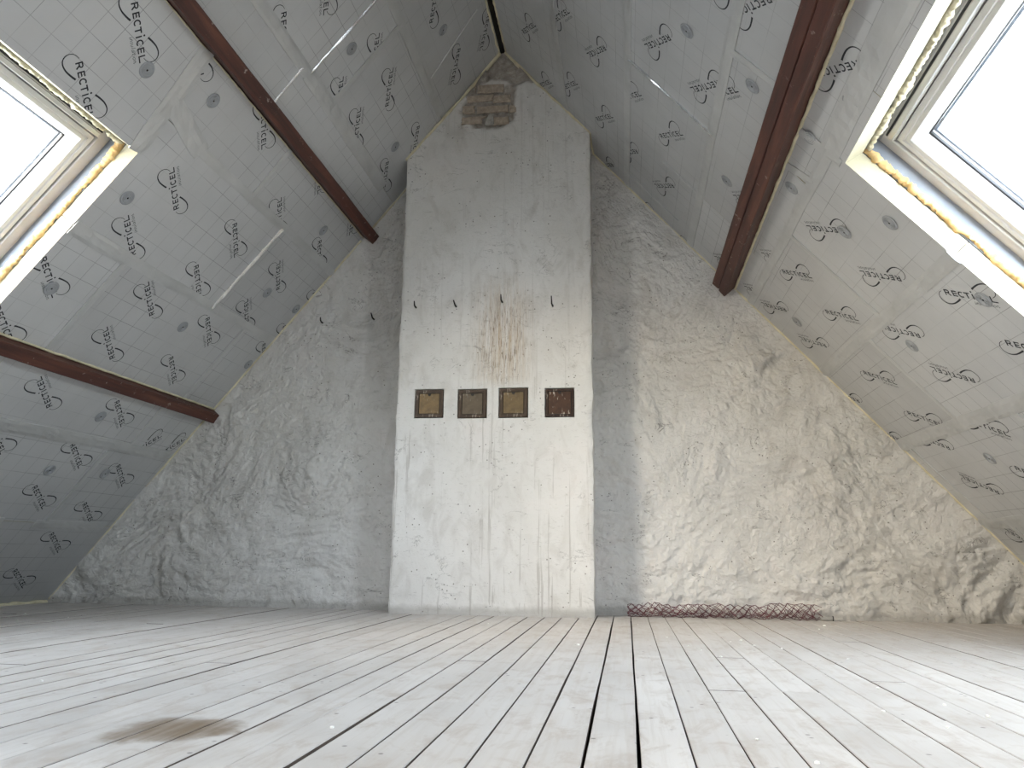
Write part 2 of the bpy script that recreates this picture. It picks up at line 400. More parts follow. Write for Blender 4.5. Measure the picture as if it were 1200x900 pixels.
for k in range(k0, k1):
    xa, xb = PX + k * PW, PX + (k + 1) * PW
    cuts = list(known.get(k, []))
    y = YB + rnd.uniform(.3, 2.2)
    if not cuts:
        c = rnd.choice([1.55, 1.87, 2.18, 2.50, 2.83, 3.15, 3.48, 3.8])
        if rnd.random() < .45 and k > 5 or (k < -16 and rnd.random() < .5): cuts.append(c)
    cuts.append(rnd.choice([-.6, -.1, .2, .5, .9]))
    cuts = [YB] + sorted(cuts) + [D + .06]
    for j in range(len(cuts) - 1):
        ya, yb = cuts[j] + .0012, cuts[j + 1] - .0012
        n = max(4, int((yb - ya) / .16))
        mb = MB(); dz = rnd.uniform(-.0012, .0012)
        rows = []
        for i in range(n + 1):
            yy = ya + (yb - ya) * i / n
            l = xa + edge_jit(k, yy) + gap(k, yy); r = xb + edge_jit(k + 1, yy) - gap(k + 1, yy)
            b = .0016
            z = dz
            rows.append([mb.vert(q) for q in ((l, yy, -.028), (l, yy, z - b), (l + b, yy, z), (r - b, yy, z), (r, yy, z - b), (r, yy, -.028))])
        for i in range(n):
            for q in range(6):
                mb.face([rows[i][q], rows[i][(q + 1) % 6], rows[i + 1][(q + 1) % 6], rows[i + 1][q]], 1 if q in (0, 4, 5) else 0)
        mb.face(rows[0], 1); mb.face(rows[-1][::-1], 1)
        mb.build('floorboard', [PLANK, EDGE], floor)

# ------------------------------------------------------------------ gable wall and its twin behind the viewpoint
def roof_z(x):
    return ZR - (XR - x) * math.tan(TL) if x < XR else ZR - (x - XR) * math.tan(TR)
def terrace(t, e=.18):
    f = math.floor(t); r = t - f
    r = min(1, r / e); r = r * r * (3 - 2 * r)
    return f + r
def rough(x, z, amp=1.0):
    p = Vector((x * 1.0, 3.7, z * 1.0))
    wx = noise.noise(p * 2.1) * .22; wz = noise.noise(p * 2.1 + Vector((9, 4, 2))) * .22
    q = Vector((x + wx, 1.3, z + wz))
    big = noise.fractal(q * 2.2, 1.0, 2.0, 3)
    t = noise.fractal(Vector((q.x * 2.4 + q.z * 1.3, 7.7, q.z * 5.2 - q.x * 1.2)), .9, 2.1, 4)
    led = terrace(t * 3.6, .13) / 3.6
    mask = max(0.0, min(1.0, .55 + 1.3 * noise.noise(Vector((x * 1.1, 8.8, z * 1.4)))))
    t2 = noise.fractal(Vector((q.x * 5.4 + q.z * 2.2, 4.1, q.z * 9.5 - q.x * 2.0)), .9, 2.1, 3)
    led2 = terrace(t2 * 2.6, .12) / 2.6
    m2 = max(0.0, min(1.0, .5 + 1.6 * noise.noise(Vector((x * 1.9, 2.8, z * 2.2)))))
    fine = noise.fractal(q * 15, .8, 2.1, 3)
    return amp * (.015 * big + .036 * led * mask + .019 * led2 * m2 + .007 * fine)
def gable(name, y, sgn, nx, nz, amp):
    mb = MB(); ids = []
    for j in range(nz + 1):
        z = -.05 + (ZR + .16) * j / nz
        a = XR - (ZR + .10 - z) / math.tan(TL); b = XR + (ZR + .10 - z) / math.tan(TR)
        row = []
        for i in range(nx + 1):
            x = a + (b - a) * i / nx
            h = rough(x, z, amp) if amp else 0
            h *= .35 + .65 * max(0.0, min(1.0, (roof_z(x) - z) / .14))
            if amp and -2.75 < x < -2.5 and 1.0 < z < 1.25: h -= .012
            if amp and z < .05: h += .018 * (1 - max(0, z) / .05) * (.6 + noise.noise(Vector((x * 3, 0, 0))))
            row.append(mb.vert((x, y - sgn * h, z)))
        ids.append(row)
    for j in range(nz):
        for i in range(nx):
            mb.face([ids[j][i], ids[j][i + 1], ids[j + 1][i + 1], ids[j + 1][i]])
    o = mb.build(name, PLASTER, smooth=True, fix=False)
    return o
tag(gable('wall_gable', D, 1, 680, 430, 1.0), 'rough whitewashed gable wall behind the chimney breast', 'wall', kind='structure')
tag(gable('wall_back', YB, -1, 30, 20, 0), 'plain plastered gable wall behind the viewpoint', 'wall', kind='structure')

# ------------------------------------------------------------------ chimney breast
DOORS = [(-1.215, -1.047, 1.103, 1.269), (-.958, -.790, 1.098, 1.266), (-.716, -.550, 1.098, 1.270), (-.447, -.284, 1.098, 1.262)]
def bare(x, z):
    n = noise.noise(Vector((x * 9, 0, z * 9))) * .05 + noise.noise(Vector((x * 22, 3, z * 22))) * .025
    d1 = max(abs(x + .81) - .165, abs(z - 3.105) - .145)
    d2 = 3.25 - z
    d = min(d1, d2) + n
    return max(0.0, min(1.0, .5 - d / .02))
def chimney():
    xs = [CX0 + (CX1 - CX0) * i / 84 for i in range(85)]
    zs = [-.03 + 3.5 * j / 230 for j in range(231)]
    for (a, b, c, d) in DOORS:
        xs += [a - .004, a, b, b + .004]; zs += [c - .004, c, d, d + .004]
    xs = sorted(set(round(v, 4) for v in xs)); zs = sorted(set(round(v, 4) for v in zs))
    def thin(a):
        out = [a[0]]
        for v in a[1:]:
            if v - out[-1] > .0025: out.append(v)
        return out
    xs, zs = thin(xs), thin(zs)
    mb = MB(); ids = []; bw = []
    for z in zs:
        row = []
        lo = max(CX0, XR - (ZR + .05 - z) / math.tan(TL)); hi = min(CX1, XR + (ZR + .05 - z) / math.tan(TR))
        if hi - lo < .02: lo, hi = XR - .01, XR + .01
        for x in xs:
            x2 = min(max(x, lo), hi)
            h = .006 * noise.fractal(Vector((x2 * 2.0, 5.5, z * 1.6)), 1, 2, 3) + .0022 * noise.fractal(Vector((x2 * 17, 1.1, z * 11)), .9, 2, 3)
            # brick courses showing faintly through the coat
            cz = z / .075; cxx = x2 / .225 + (.5 if int(math.floor(cz)) % 2 else 0)
            fz, fx = cz % 1, cxx % 1
            if fz < .12 or fx < .045: h -= .0022 * max(0, noise.noise(Vector((x2 * 1.4, 2, z * 1.4))) + .25)
            if z < .10: h += (.10 - z) / .10 * .016 * (.3 + noise.noise(Vector((x2 * 7, 4, z * 14))))
            b = bare(x2, z)
            h -= .017 * b
            if b > .5: h += .006 * noise.fractal(Vector((x2 * 26, 8, z * 26)), .9, 2, 3)
            for (da, db, dc, dd) in DOORS:
                if da - .001 < x2 < db + .001 and dc - .001 < z < dd + .001: h = -.024
            dx = 0
            e = min(x2 - CX0, CX1 - x2)
            if e < .012:
                j = .007 * noise.fractal(Vector((3.0 if x2 < XR else 9.0, 0, z * 6)), .8, 2, 4)
                dx = j if x2 < XR else -j
                h -= .006
            row.append(mb.vert((x2 + dx, YC - h, z))); bw.append(b)
        ids.append(row)
    nx, nz = len(xs), len(zs)
    for j in range(nz - 1):
        for i in range(nx - 1):
            mb.face([ids[j][i], ids[j][i + 1], ids[j + 1][i + 1], ids[j + 1][i]])
    # the two cheeks of the breast
    for side in (0, nx - 1):
        prev = None
        for j in range(nz):
            x, y, z = mb.v[ids[j][side]]
            cur = [ids[j][side]]
            for q in (.35, .7, 1.0):
                cur.append(mb.vert((x + .004 * noise.noise(Vector((q * 3, side, z * 9))) , y + (D + .03 - y) * q, z))); bw.append(0)
            if prev:
                for q in range(3):
                    f = [prev[q], cur[q], cur[q + 1], prev[q + 1]]
                    mb.face(f if side == 0 else f[::-1])
            prev = cur
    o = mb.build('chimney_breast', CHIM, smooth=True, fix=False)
    at = o.data.attributes.new('bare', 'FLOAT', 'POINT')
    at.data.foreach_set('value', bw)
    return o
chim = chimney()
# sharp arrises
try:
    o = chim
    bm = bmesh.new(); bm.from_mesh(o.data)
    for e in bm.edges:
        if len(e.link_faces) == 2 and e.calc_face_angle(0) > .75: e.smooth = False
    bm.to_mesh(o.data); bm.free()
except Exception as ex:
    print('arris', ex)
tag(chim, 'tall white plastered chimney breast with bare bricks near the ridge', 'chimney')
for i, (a, c, b, d) in enumerate(BRICKS):
    mb = MB(); g = .004
    y1 = YC + .012; y0 = YC - .001 + rnd.uniform(-.002, .004)
    j = lambda s=.004: rnd.uniform(-s, s)
    nb = 5
    front = []; 
    outline = []
    for q in range(nb): outline.append((a + (b - a) * q / nb, c))
    for q in range(3): outline.append((b, c + (d - c) * q / 3))
    for q in range(nb): outline.append((b - (b - a) * q / nb, d))
    for q in range(3): outline.append((a, d - (d - c) * q / 3))
    if i == 6: outline = [(x if not (x > b - .05 and z < d - .01) else x - .03, z) for x, z in outline]
    if i == 8: outline = [(a + .03, c), (b, c + .01), (b, d), (b - .008, d + .004)]
    outline = [(x + j(), z + j(.0025)) for x, z in outline]
    cx_, cz_ = sum(x for x, z in outline) / len(outline), sum(z for x, z in outline) / len(outline)
    f1 = [mb.vert((x, y1, z)) for x, z in outline]
    f2 = [mb.vert((x, y0 + .004, z)) for x, z in outline]
    f3 = [mb.vert((cx_ + (x - cx_) * .965, y0, cz_ + (z - cz_) * .90)) for x, z in outline]
    n = len(outline)
    for q in range(n):
        mb.face([f1[q], f1[(q + 1) % n], f2[(q + 1) % n], f2[q]]); mb.face([f2[q], f2[(q + 1) % n], f3[(q + 1) % n], f3[q]])
    mb.face(f3)
    mb.build('brick', BRICK, chim)
# plaster lump left between the lowest bricks
mb = MB()
for r_, yy in ((1, YC + .012), (.9, YC - .004), (.55, YC - .008)):
    pass
out = [(-.835, 2.962), (-.775, 2.962), (-.775, 3.0), (-.785, 3.028), (-.800, 3.034), (-.815, 3.02), (-.825, 2.99)]
l0 = [mb.vert((x, YC + .014, z)) for x, z in out]
l1 = [mb.vert((-.80 + (x + .80) * .92, YC - .004, 2.99 + (z - 2.99) * .95)) for x, z in out]
for q in range(7): mb.face([l0[q], l0[(q + 1) % 7], l1[(q + 1) % 7], l1[q]])
mb.face(l1)
mb.build('plaster_lump', MORTAR, chim)

# ------------------------------------------------------------------ soot hatches
door_lab = ['leftmost soot hatch with a golden brown rusty panel', 'second soot hatch from the left with a dull grey-brown panel',
            'third soot hatch from the left, mustard brown under the rust streaks', 'rightmost soot hatch, darkest red-brown with white paint flecks']
door_col = [(.175, .112, .046), (.115, .085, .052), (.150, .100, .044), (.062, .026, .011)]
for i, (a, b, c, d) in enumerate(DOORS):
    root = empty('soot_hatch', ((a + b) / 2, YC + .012, c))
    ox, oy, oz = root.location
    fm = rusty('soot_hatch_frame_rust', (.055, .032, .017) if i != 3 else (.034, .015, .008), .35)
    pm = rusty('soot_hatch_panel_rust', door_col[i], .25 if i < 3 else .7)
    w2, h = (b - a) / 2 - .001, d - c - .001
    t = .020 if i != 3 else .013
    fr = MB()
    yf, yb_ = -.010, .011
    o_ = [(-w2, .001), (w2, .001), (w2, h), (-w2, h)]; i_ = [(-w2 + t, t), (w2 - t, t), (w2 - t, h - t), (-w2 + t, h - t)]
    e_ = [(x * .97, .001 + (z - .001) * .985 + .001) for x, z in o_]
    A = [fr.vert((x, yb_, z)) for x, z in o_]; B = [fr.vert((x, yf + .003, z)) for x, z in o_]
    C = [fr.vert((x, yf, z)) for x, z in e_]; Dd = [fr.vert((x, yf, z)) for x, z in i_]; E = [fr.vert((x, yf + .007, z)) for x, z in i_]
    for P, Q in ((A, B), (B, C), (C, Dd), (Dd, E)):
        for q in range(4): fr.face([P[q], P[(q + 1) % 4], Q[(q + 1) % 4], Q[q]])
    fr.build('hatch_frame', fm, root)
    pn = MB(); g = .004
    pn.box((-w2 + t + g, -.0075, t + g), (w2 - t - g, -.001, h - t - g))
    po = pn.build('hatch_panel', pm, root)
    bk = MB(); bk.box((-w2 + .002, .0, .002), (w2 - .002, .010, h - .002)); bk.build('hatch_back', IRON, root)
    sl = MB()
    pts = [(-.010, h - t - .004), (.010, h - t - .004), (.008, h - t - .013), (.003, h - t - .018), (-.003, h - t - .018), (-.008, h - t - .013)]
    f = [sl.vert((x, -.0092, z)) for x, z in pts]; gk = [sl.vert((x, -.006, z)) for x, z in pts]
    sl.face(f)
    for q in range(6): sl.face([f[q], f[(q + 1) % 6], gk[(q + 1) % 6], gk[q]])
    sl.build('finger_slot', IRON, po)
    tag(root, door_lab[i], 'soot hatch', 'soot hatches in the chimney breast')

# ------------------------------------------------------------------ hooks
hooks = [(-1.235, YC, 1.775, 'first iron hook from the left on the chimney breast', .034), (-.988, YC, 1.772, 'second iron hook from the left on the chimney breast', .034),
         (-.709, YC, 1.79, 'short iron hook on the chimney at the head of the rust streaks', .042), (-.409, YC, 1.757, 'rightmost and longest iron hook on the chimney breast', .055),
         (-1.918, D, 1.772, 'iron hook on the rough wall nearest the left roof slope', .03), (-1.582, D, 1.79, 'iron hook on the rough wall just left of the chimney', .036)]
for i, (x, y, z, lab, ln) in enumerate(hooks):
    yy = y - (rough(x, z) if y == D else 0)
    mb = MB()
    lean = .008 if i in (1, 5) else .002
    mb.tube([(.004, .03, 0), (.004, -.012, 0), (.003, -.020, .001), (0, -.024, .007), (-lean * .5, -.025, ln * .6), (-lean, -.027, ln)], [.0055, .0055, .0052, .0048, .004, .003], 8)
    o = mb.build('wall_hook', IRON, smooth=True); o.location = (x, yy, z)
    tag(o, lab, 'hook', 'iron wall hooks')

# ------------------------------------------------------------------ roof slopes: deck, insulation boards, tape, fixings, print
def deck(side):
    s0, s1, v0, v1 = OPEN[side]
    smax = ZR / math.sin(TL if side == 'L' else TR) + .12
    e = .03
    mb = MB()
    for (a, b, c, d) in ((-.17, s0 - e, -.3, VMAX + .1), (s1 + e, smax, -.3, VMAX + .1), (s0 - e, s1 + e, -.3, v0 - e), (s0 - e, s1 + e, v1 + e, OPENS[side][1][2] - e), (s0 - e, s1 + e, OPENS[side][1][3] + e, VMAX + .1)):
        p = [rl(side, *q) for q in ((a, c, -.110), (b, c, -.110), (b, d, -.110), (a, d, -.110), (a, c, -.076), (b, c, -.076), (b, d, -.076), (a, d, -.076))]
        mb.hexa(p)
    o = mb.build('ceiling_left' if side == 'L' else 'ceiling_right', DECK)
    o.matrix_world = RM[side]
    return o
CEIL = {'L': deck('L'), 'R': deck('R')}
tag(CEIL['L'], 'left roof slope lined with printed foil insulation boards', 'ceiling', kind='structure')
tag(CEIL['R'], 'right roof slope lined with printed foil insulation boards', 'ceiling', kind='structure')
SML = ZR / math.sin(TL) - .004; SMR = ZR / math.sin(TR) - .004
# rows: s0, s1, board ends along the wall-to-viewpoint direction
ROWS = {'L': [(.022, .60, [1.62, 2.82]), (.60, 1.175, [1.16, 1.435, 2.62]), (1.175, 1.402, [1.49, 2.69]), (1.475, 1.795, [1.15, 1.94]),
              (1.795, 2.385, [.752]), (2.385, 2.948, [.363, 1.505]), (3.018, 3.36, [.47, 1.67]), (3.36, 3.915, [.594, 1.79]), (3.915, SML, [.92, 2.1])],
        'R': [(.022, .605, [1.75, 2.95]), (.605, 1.165, [1.95, 3.1]), (1.165, 1.722, [1.32, 2.52]), (1.722, 1.987, [.70, 1.94]), (2.103, 2.24, [.62, 1.55]),
              (2.24, 2.825, [1.088]), (2.825, 3.40, [.822]), (3.40, 3.97, [.11, 1.27]), (3.97, SMR, [.30, 1.5])]}
BOARDS = {'L': [], 'R': []}
def add_board(side, a, b, c, d, splay=0.0):
    g = .0012; t = .072
    a0, b0, c0, d0 = a + g, b - g, c + g, d - g
    w0 = rnd.uniform(-.0012, .0012)
    mb = MB()
    p = [rl(side, *q) for q in ((a0, c0, -t), (b0 + splay, c0, -t), (b0 + splay, d0, -t), (a0, d0, -t), (a0, c0, w0), (b0, c0, w0), (b0, d0, w0), (a0, d0, w0))]
    mb.hexa(p, (1, 0, 1, 1, 1, 1))
    o = mb.build('insulation_board', [FOIL, PIR], CEIL[side])
    BOARDS[side].append((a0, b0, c0, d0, o, w0))
for side in 'LR':
    s0, s1, v0, v1 = OPEN[side]
    for (a, b, cuts) in ROWS[side]:
        vs = [-.09] + list(cuts)
        while vs[-1] + 1.25 < VMAX: vs.append(vs[-1] + 1.2)
        vs.append(VMAX)
        for c, d in zip(vs[:-1], vs[1:]):
            # cut the board where a skylight opening takes a piece out of it
            if side == 'L' and a == 1.475 and 1.93 <= c < v1:
                pieces = [(a, s0, c, min(d, v1), .006)] + ([(a, b, v1, d, 0.0)] if d > v1 else [])
            elif side == 'L' and a == 1.795 and c < v1 and d > v0:
                pieces = ([(a, b, c, v0, 0.0)] if c < v0 else []) + ([(a, b, v1, d, 0.0)] if d > v1 else [])
            else:
                pieces = [(a, b, c, d, 0.0)]
            for (h0, h1, w0_, w1_) in OPENS[side]:
                kept = []
                for q in pieces:
                    pa, pb, pc, pd, ps = q
                    if pb <= h0 + .001 or pa >= h1 - .001 or pd <= w0_ or pc >= w1_:
                        kept.append(q); continue
                    if pc < w0_: kept.append((pa, pb, pc, w0_, 0.0))
                    if pd > w1_: kept.append((pa, pb, w1_, pd, 0.0))
                    cc, dd = max(pc, w0_), min(pd, w1_)
                    if pa < h0 - .01: kept.append((pa, h0, cc, dd, .014 if side == 'R' else .006))
                    if pb > h1 + .01: kept.append((h1, pb, cc, dd, 0.0))
                pieces = kept
            for q in pieces:
                if q[3] - q[2] > .02: add_board(side, *q)

# printed marks
def ribbon(mb, pts, w, closed=False, m=0):
    n = len(pts); L = []; R_ = []
    for i in range(n):
        p = Vector(pts[i])
        a = Vector(pts[(i - 1) % n]) if (i > 0 or closed) else p
        b = Vector(pts[(i + 1) % n]) if (i < n - 1 or closed) else p
        d1 = (p - a); d2 = (b - p)
        if d1.length > 1e-9: d1.normalize()
        if d2.length > 1e-9: d2.normalize()
        t = d1 + d2
        if t.length < 1e-6: t = d1
        t.normalize(); nrm = Vector((-t.y, t.x))
        ref = d1 if d1.length > 1e-9 else d2
        cosv = max(.5, abs(nrm.dot(Vector((-ref.y, ref.x)))))
        ww = (w[i] if isinstance(w, (list, tuple)) else w) / 2 / cosv
        L.append(p + nrm * ww); R_.append(p - nrm * ww)
    li = [mb.vert((q.x, q.y, 0)) for q in L]; ri = [mb.vert((q.x, q.y, 0)) for q in R_]
    for i in range(n - 1 + (1 if closed else 0)):
        j = (i + 1) % n
        mb.face([li[i], ri[i], ri[j], li[j]], m)
def arc(cx_, cy_, rx, ry, a0, a1, n):
    return [(cx_ + rx * math.cos(math.radians(a0 + (a1 - a0) * i / n)), cy_ + ry * math.sin(math.radians(a0 + (a1 - a0) * i / n))) for i in range(n + 1)]
def logo_shape():
    mb = MB(); st = .024; h = .12; hs = st / 2
    ribbon(mb, [(.012, 0), (.012, h)], st)                                         # R
    ribbon(mb, [(.012, h - hs), (.06, h - hs)] + arc(.060, .083, .030, .026, 80, -80, 8) + [(.012, .056)], st * .9)
    ribbon(mb, [(.055, .057), (.103, 0)], st)
    def E(x):
        ribbon(mb, [(x + hs, 0), (x + hs, h)], st)
        for yy in (h - hs, h / 2, hs): ribbon(mb, [(x + st, yy), (x + .092 - (.008 if yy == h / 2 else 0), yy)], st * .9)
    def C(x): ribbon(mb, arc(x + .058, h / 2, .047, .050, 48, 312, 14), st * .95)
    E(.152); C(.268)
    ribbon(mb, [(.388, h - hs), (.492, h - hs)], st); ribbon(mb, [(.44, 0), (.44, h - st)], st)
    ribbon(mb, [(.545, 0), (.545, .108)], st)                                      # i
    c = arc(.545, .150, .017, .017, 0, 360, 10)[:-1]
    mb.face([mb.vert((x, y, 0)) for x, y in c])
    C(.592); E(.728)
    ribbon(mb, [(.868, 0), (.868, h)], st); ribbon(mb, [(.880, hs), (.975, hs)], st * .9)
    # the two swooshes, each swelling towards its inner end
    key = [(-.055, .075), (-.105, .045), (-.142, .0), (-.158, -.055), (-.150, -.110), (-.118, -.155), (-.065, -.183), (.0, -.185), (.080, -.162), (.150, -.122), (.210, -.080), (.256, -.042)]
    pts = []
    for i in range(len(key) - 1):
        p0 = Vector(key[max(0, i - 1)]); p1 = Vector(key[i]); p2 = Vector(key[i + 1]); p3 = Vector(key[min(len(key) - 1, i + 2)])
        for q in (0, .5):
            pts.append(tuple(.5 * ((2 * p1) + (p2 - p0) * q + (2 * p0 - 5 * p1 + 4 * p2 - p3) * q * q + (3 * p1 - p0 - 3 * p2 + p3) * q ** 3)))
    pts.append(key[-1])
    wd = [.009 + .024 * (i / (len(pts) - 1)) ** 1.3 for i in range(len(pts))]
    ribbon(mb, pts, wd)
    ribbon(mb, [(.852 - x, .165 - y) for x, y in pts], wd)
    # handwritten strapline
    hw = .0095; x0 = .515; y0 = -.100
    S = lambda l: ribbon(mb, [(x0 + x + y * .15, y0 + y + (x * .02)) for x, y in l], hw, m=1)
    S([(.0, .040), (.004, .0), (.020, .012)]); S([(.006, .056), (.010, .062)])
    S([(.030, .040), (.034, .0)]); S([(.034, .028), (.050, .040), (.058, .030), (.060, .0)])
    S([(.100, .038), (.086, .040), (.082, .028), (.096, .016), (.092, .002), (.076, .002)])
    S([(.118, .040), (.120, .008), (.134, .0), (.148, .012)]); S([(.150, .040), (.152, .0)])
    S([(.180, .072), (.176, .010), (.186, .0)])
    S([(.240, .038), (.218, .040), (.206, .022), (.214, .002), (.232, .006), (.240, .030)]); S([(.242, .040), (.246, .0)])
    S([(.276, .070), (.274, .006), (.288, .0)]); S([(.262, .042), (.294, .044)])
    S([(.310, .040), (.314, .0)]); S([(.314, .056), (.318, .062)])
    S(arc(.352, .020, .020, .020, 90, 450, 10))
    S([(.390, .040), (.394, .0)]); S([(.394, .028), (.412, .040), (.422, .028), (.426, .0), (.440, .008)])
    return mb
LOGO = logo_shape(); LW = .245
def find_board(side, s, v):
    best, bd = None, 9
    for q in BOARDS[side]:
        ds = max(q[0] - s, s - q[1], 0); dv = max(q[2] - v, v - q[3], 0)
        if ds + dv < bd: bd, best = ds + dv, q
    return best
def add_logo(side, s, v, code):
    a = 146.5 if side == 'L' else 34.5
    if code[0] == 'B': a -= 180
    if code[0] == 'X': a = -124.0
    a = math.radians(a); ds, dv = math.sin(a), math.cos(a)
    off = {'C': 0, 'R': -.47, 'E': .47}[code[1]] * LW
    q = find_board(side, s + ds * off, v + dv * off)
    d = (rl(side, ds, dv) - rl(side, 0, 0)).normalized(); u = Vector((0, 0, 1)).cross(d)
    c = rl(side, s, v)
    bm = bmesh.new()
    vs = [bm.verts.new(c + d * ((x - .5) * LW) + u * ((y - .06) * LW) + Vector((0, 0, q[5] + (.0007 if True else 0)))) for x, y, z in LOGO.v]
    for f, mi in zip(LOGO.f, LOGO.m):
        try: bm.faces.new([vs[k] for k in f]).material_index = mi
        except ValueError: pass
    lo, hi = rl(side, q[0] + .002, q[2] + .002), rl(side, q[1] - .002, q[3] - .002)
    for ax in (0, 1):
        l, h = min(lo[ax], hi[ax]), max(lo[ax], hi[ax])
        for val, sgn in ((l, -1), (h, 1)):
            co = Vector((0, 0, 0)); no = Vector((0, 0, 0)); co[ax] = val; no[ax] = sgn
            bmesh.ops.bisect_plane(bm, geom=bm.verts[:] + bm.edges[:] + bm.faces[:], plane_co=co, plane_no=no, clear_outer=True)
    if len(bm.faces):
        for f in bm.faces:
            f.normal_update()
            if f.normal.z < 0: f.normal_flip()
        me = bpy.data.meshes.new('printed_logo'); bm.to_mesh(me)
        me.materials.append(INK); me.materials.append(INK2)
        o = bpy.data.objects.new('printed_logo', me); col.objects.link(o); o.parent = q[4]
        o['label'] = 'black RECTICEL insulation print with two swooshes'
    bm.free()
for q in LOGOS_L: add_logo('L', *q)
for q in LOGOS_R: add_logo('R', *q)
for side in 'LR':                       # the print goes on over the boards beyond the viewpoint's frame
    for (a, b, _) in ROWS[side]:
        s = a + .15
        k = 0
        while s < b - .05:
            v = 3.05 + (.29 if k % 2 else 0)
            while v < VMAX - .2:
                if not any(o[0] - .12 < s < o[1] + .12 and o[2] - .15 < v < o[3] + .15 for o in OPENS[side]): add_logo(side, s, v, 'FC' if (k % 2) else 'BC')
                v += .58
            s += .29; k += 1

# foil tape over the joints
def add_tape(side, p, q, width, lift=.0034, crumple=.0022, seed=0, fold=False):
    (sa, va), (sb, vb) = p, q
    L = math.hypot(sb - sa, vb - va); n = max(3, int(L / .035)); m = 4
    ts, tv = (sb - sa) / L, (vb - va) / L
    mb = MB(); top = []
    for i in range(n + 1):
        row = []
        f = i / n
        wob = .006 * noise.noise(Vector((f * L * 2.5, seed * 3.3, 1)))
        for j in range(m + 1):
            e = (j / m - .5) * width * (1 + .10 * noise.noise(Vector((f * L * 6, j * 5.0, seed)))) + wob
            s = sa + ts * L * f - tv * e; v = va + tv * L * f + ts * e
            h = lift if j in (0, m) else lift + crumple * (.5 + .9 * noise.noise(Vector((s * 21, v * 21, seed))))
            if fold: h += width * .22 * (1 - abs(j / m - .5) * 2) * (.7 + .6 * noise.noise(Vector((s * 13, v * 13, seed))))
            row.append(mb.vert(rl(side, s, v, max(h, .0030))))
        top.append(row)
    for i in range(n):
        for j in range(m): mb.face([top[i][j], top[i][j + 1], top[i + 1][j + 1], top[i + 1][j]])
    # skirt down to the board so the strip has thickness
    ring = [top[i][0] for i in range(n + 1)] + top[n][1:] + [top[i][m] for i in range(n - 1, -1, -1)] + top[0][m - 1:0:-1]
    low = [mb.vert((mb.v[k][0], mb.v[k][1], -.002)) for k in ring]
    for i in range(len(ring)):
        k = (i + 1) % len(ring); mb.face([ring[i], ring[k], low[k], low[i]])
    mb.build('foil_tape', FOLD if fold else TAPE, CEIL[side], smooth=False)
TAPES = {
 'R': [((1.162, 0), (1.162, VMAX), .048), ((.605, 0), (.605, VMAX), .050), ((1.170, 1.326), (1.725, 1.318), .016), ((1.722, 0), (1.712, VMAX), .052),
       ((1.72, 1.94), (1.985, 1.955), .040), ((1.44, .69), (1.72, .71), .014), ((1.18, .187), (1.60, .187), .012), ((2.232, 0), (2.250, 1.86), .050),
       ((2.25, 1.86), (2.235, VMAX), .09), ((2.11, 1.56), (2.25, 1.60), .045), ((2.11, 1.83), (2.31, 1.84), .050), ((2.24, 1.088), (2.83, 1.090), .030), ((2.83, .822), (3.40, .822), .030),
       ((2.812, 0), (2.83, 1.86), .062), ((3.388, 0), (3.413, 1.90), .075), ((3.41, 1.27), (3.97, 1.25), .035), ((3.41, .09), (3.98, .145), .026), ((3.967, 0), (3.967, 2.6), .070),
       ((3.97, .30), (4.6, .30), .04), ((2.825, 2.96), (2.825, 4.98), .06), ((3.40, 2.96), (3.40, 4.98), .06)],
 'L': [((.600, .30), (.600, VMAX), .052), ((.68, 1.437), (1.165, 1.432), .018), ((.60, 1.167), (1.19, 1.158), .040), ((1.175, .25), (1.172, 1.45), .075), ((1.172, 1.44), (1.20, VMAX), .060),
       ((1.18, 1.50), (1.40, 1.487), .018), ((.109, .752), (.56, .642), .006), ((1.475, 1.985), (1.985, 1.905), .085), ((1.725, 1.96), (1.80, 1.62), .090), ((1.795, 1.64), (1.785, 0), .050),
       ((1.475, 1.16), (1.79, 1.142), .035), ((1.80, .752), (2.39, .756), .034), ((2.395, 1.885), (2.395, 1.50), .070), ((2.390, 1.50), (2.370, .02), .055), ((2.395, 1.505), (2.945, 1.504), .040),
       ((2.40, .364), (2.945, .362), .022), ((3.378, 2.2), (3.338, .05), .070), ((3.395, .596), (3.90, .592), .030), ((3.93, .67), (3.91, .08), .062), ((3.02, .478), (3.335, .464), .022),
       ((3.92, .9), (3.92, VMAX), .05), ((2.39, 2.91), (2.39, 4.98), .05)]}
for side in 'LR':
    for i, (p, q, w) in enumerate(TAPES[side]):
        add_tape(side, p, q, w, crumple=.0050 if w > .058 else .0026, seed=i + (50 if side == 'R' else 0), fold=w in (.016, .018, .020, .034))

# round fixing discs
def disc_mesh():
    prof = [(0.0, .0008), (.0035, .0008), (.0042, .0028), (.0080, .0032), (.0092, .0012), (.0112, .0012), (.0124, .0032), (.0150, .0032), (.0162, .0012), (.0182, .0012), (.0194, .0032), (.0222, .0032), (.0234, .0012), (.0254, .0012), (.0266, .0030), (.0320, .0026), (.0350, .0006)]
    mb = MB(); n = 28; rings = []
    c = mb.vert((0, 0, prof[0][1]))
    for r, z in prof[1:]:
        rings.append([mb.vert((r * math.cos(2 * math.pi * k / n), r * math.sin(2 * math.pi * k / n), z)) for k in range(n)])
    for k in range(n): mb.face([c, rings[0][k], rings[0][(k + 1) % n]], 1)
    for i in range(len(rings) - 1):
        for k in range(n): mb.face([rings[i][k], rings[i + 1][k], rings[i + 1][(k + 1) % n], rings[i][(k + 1) % n]], 1 if i == 0 else 0)
    o = mb.build('fixing_disc', [DISC, IRON])
    return o
first = None
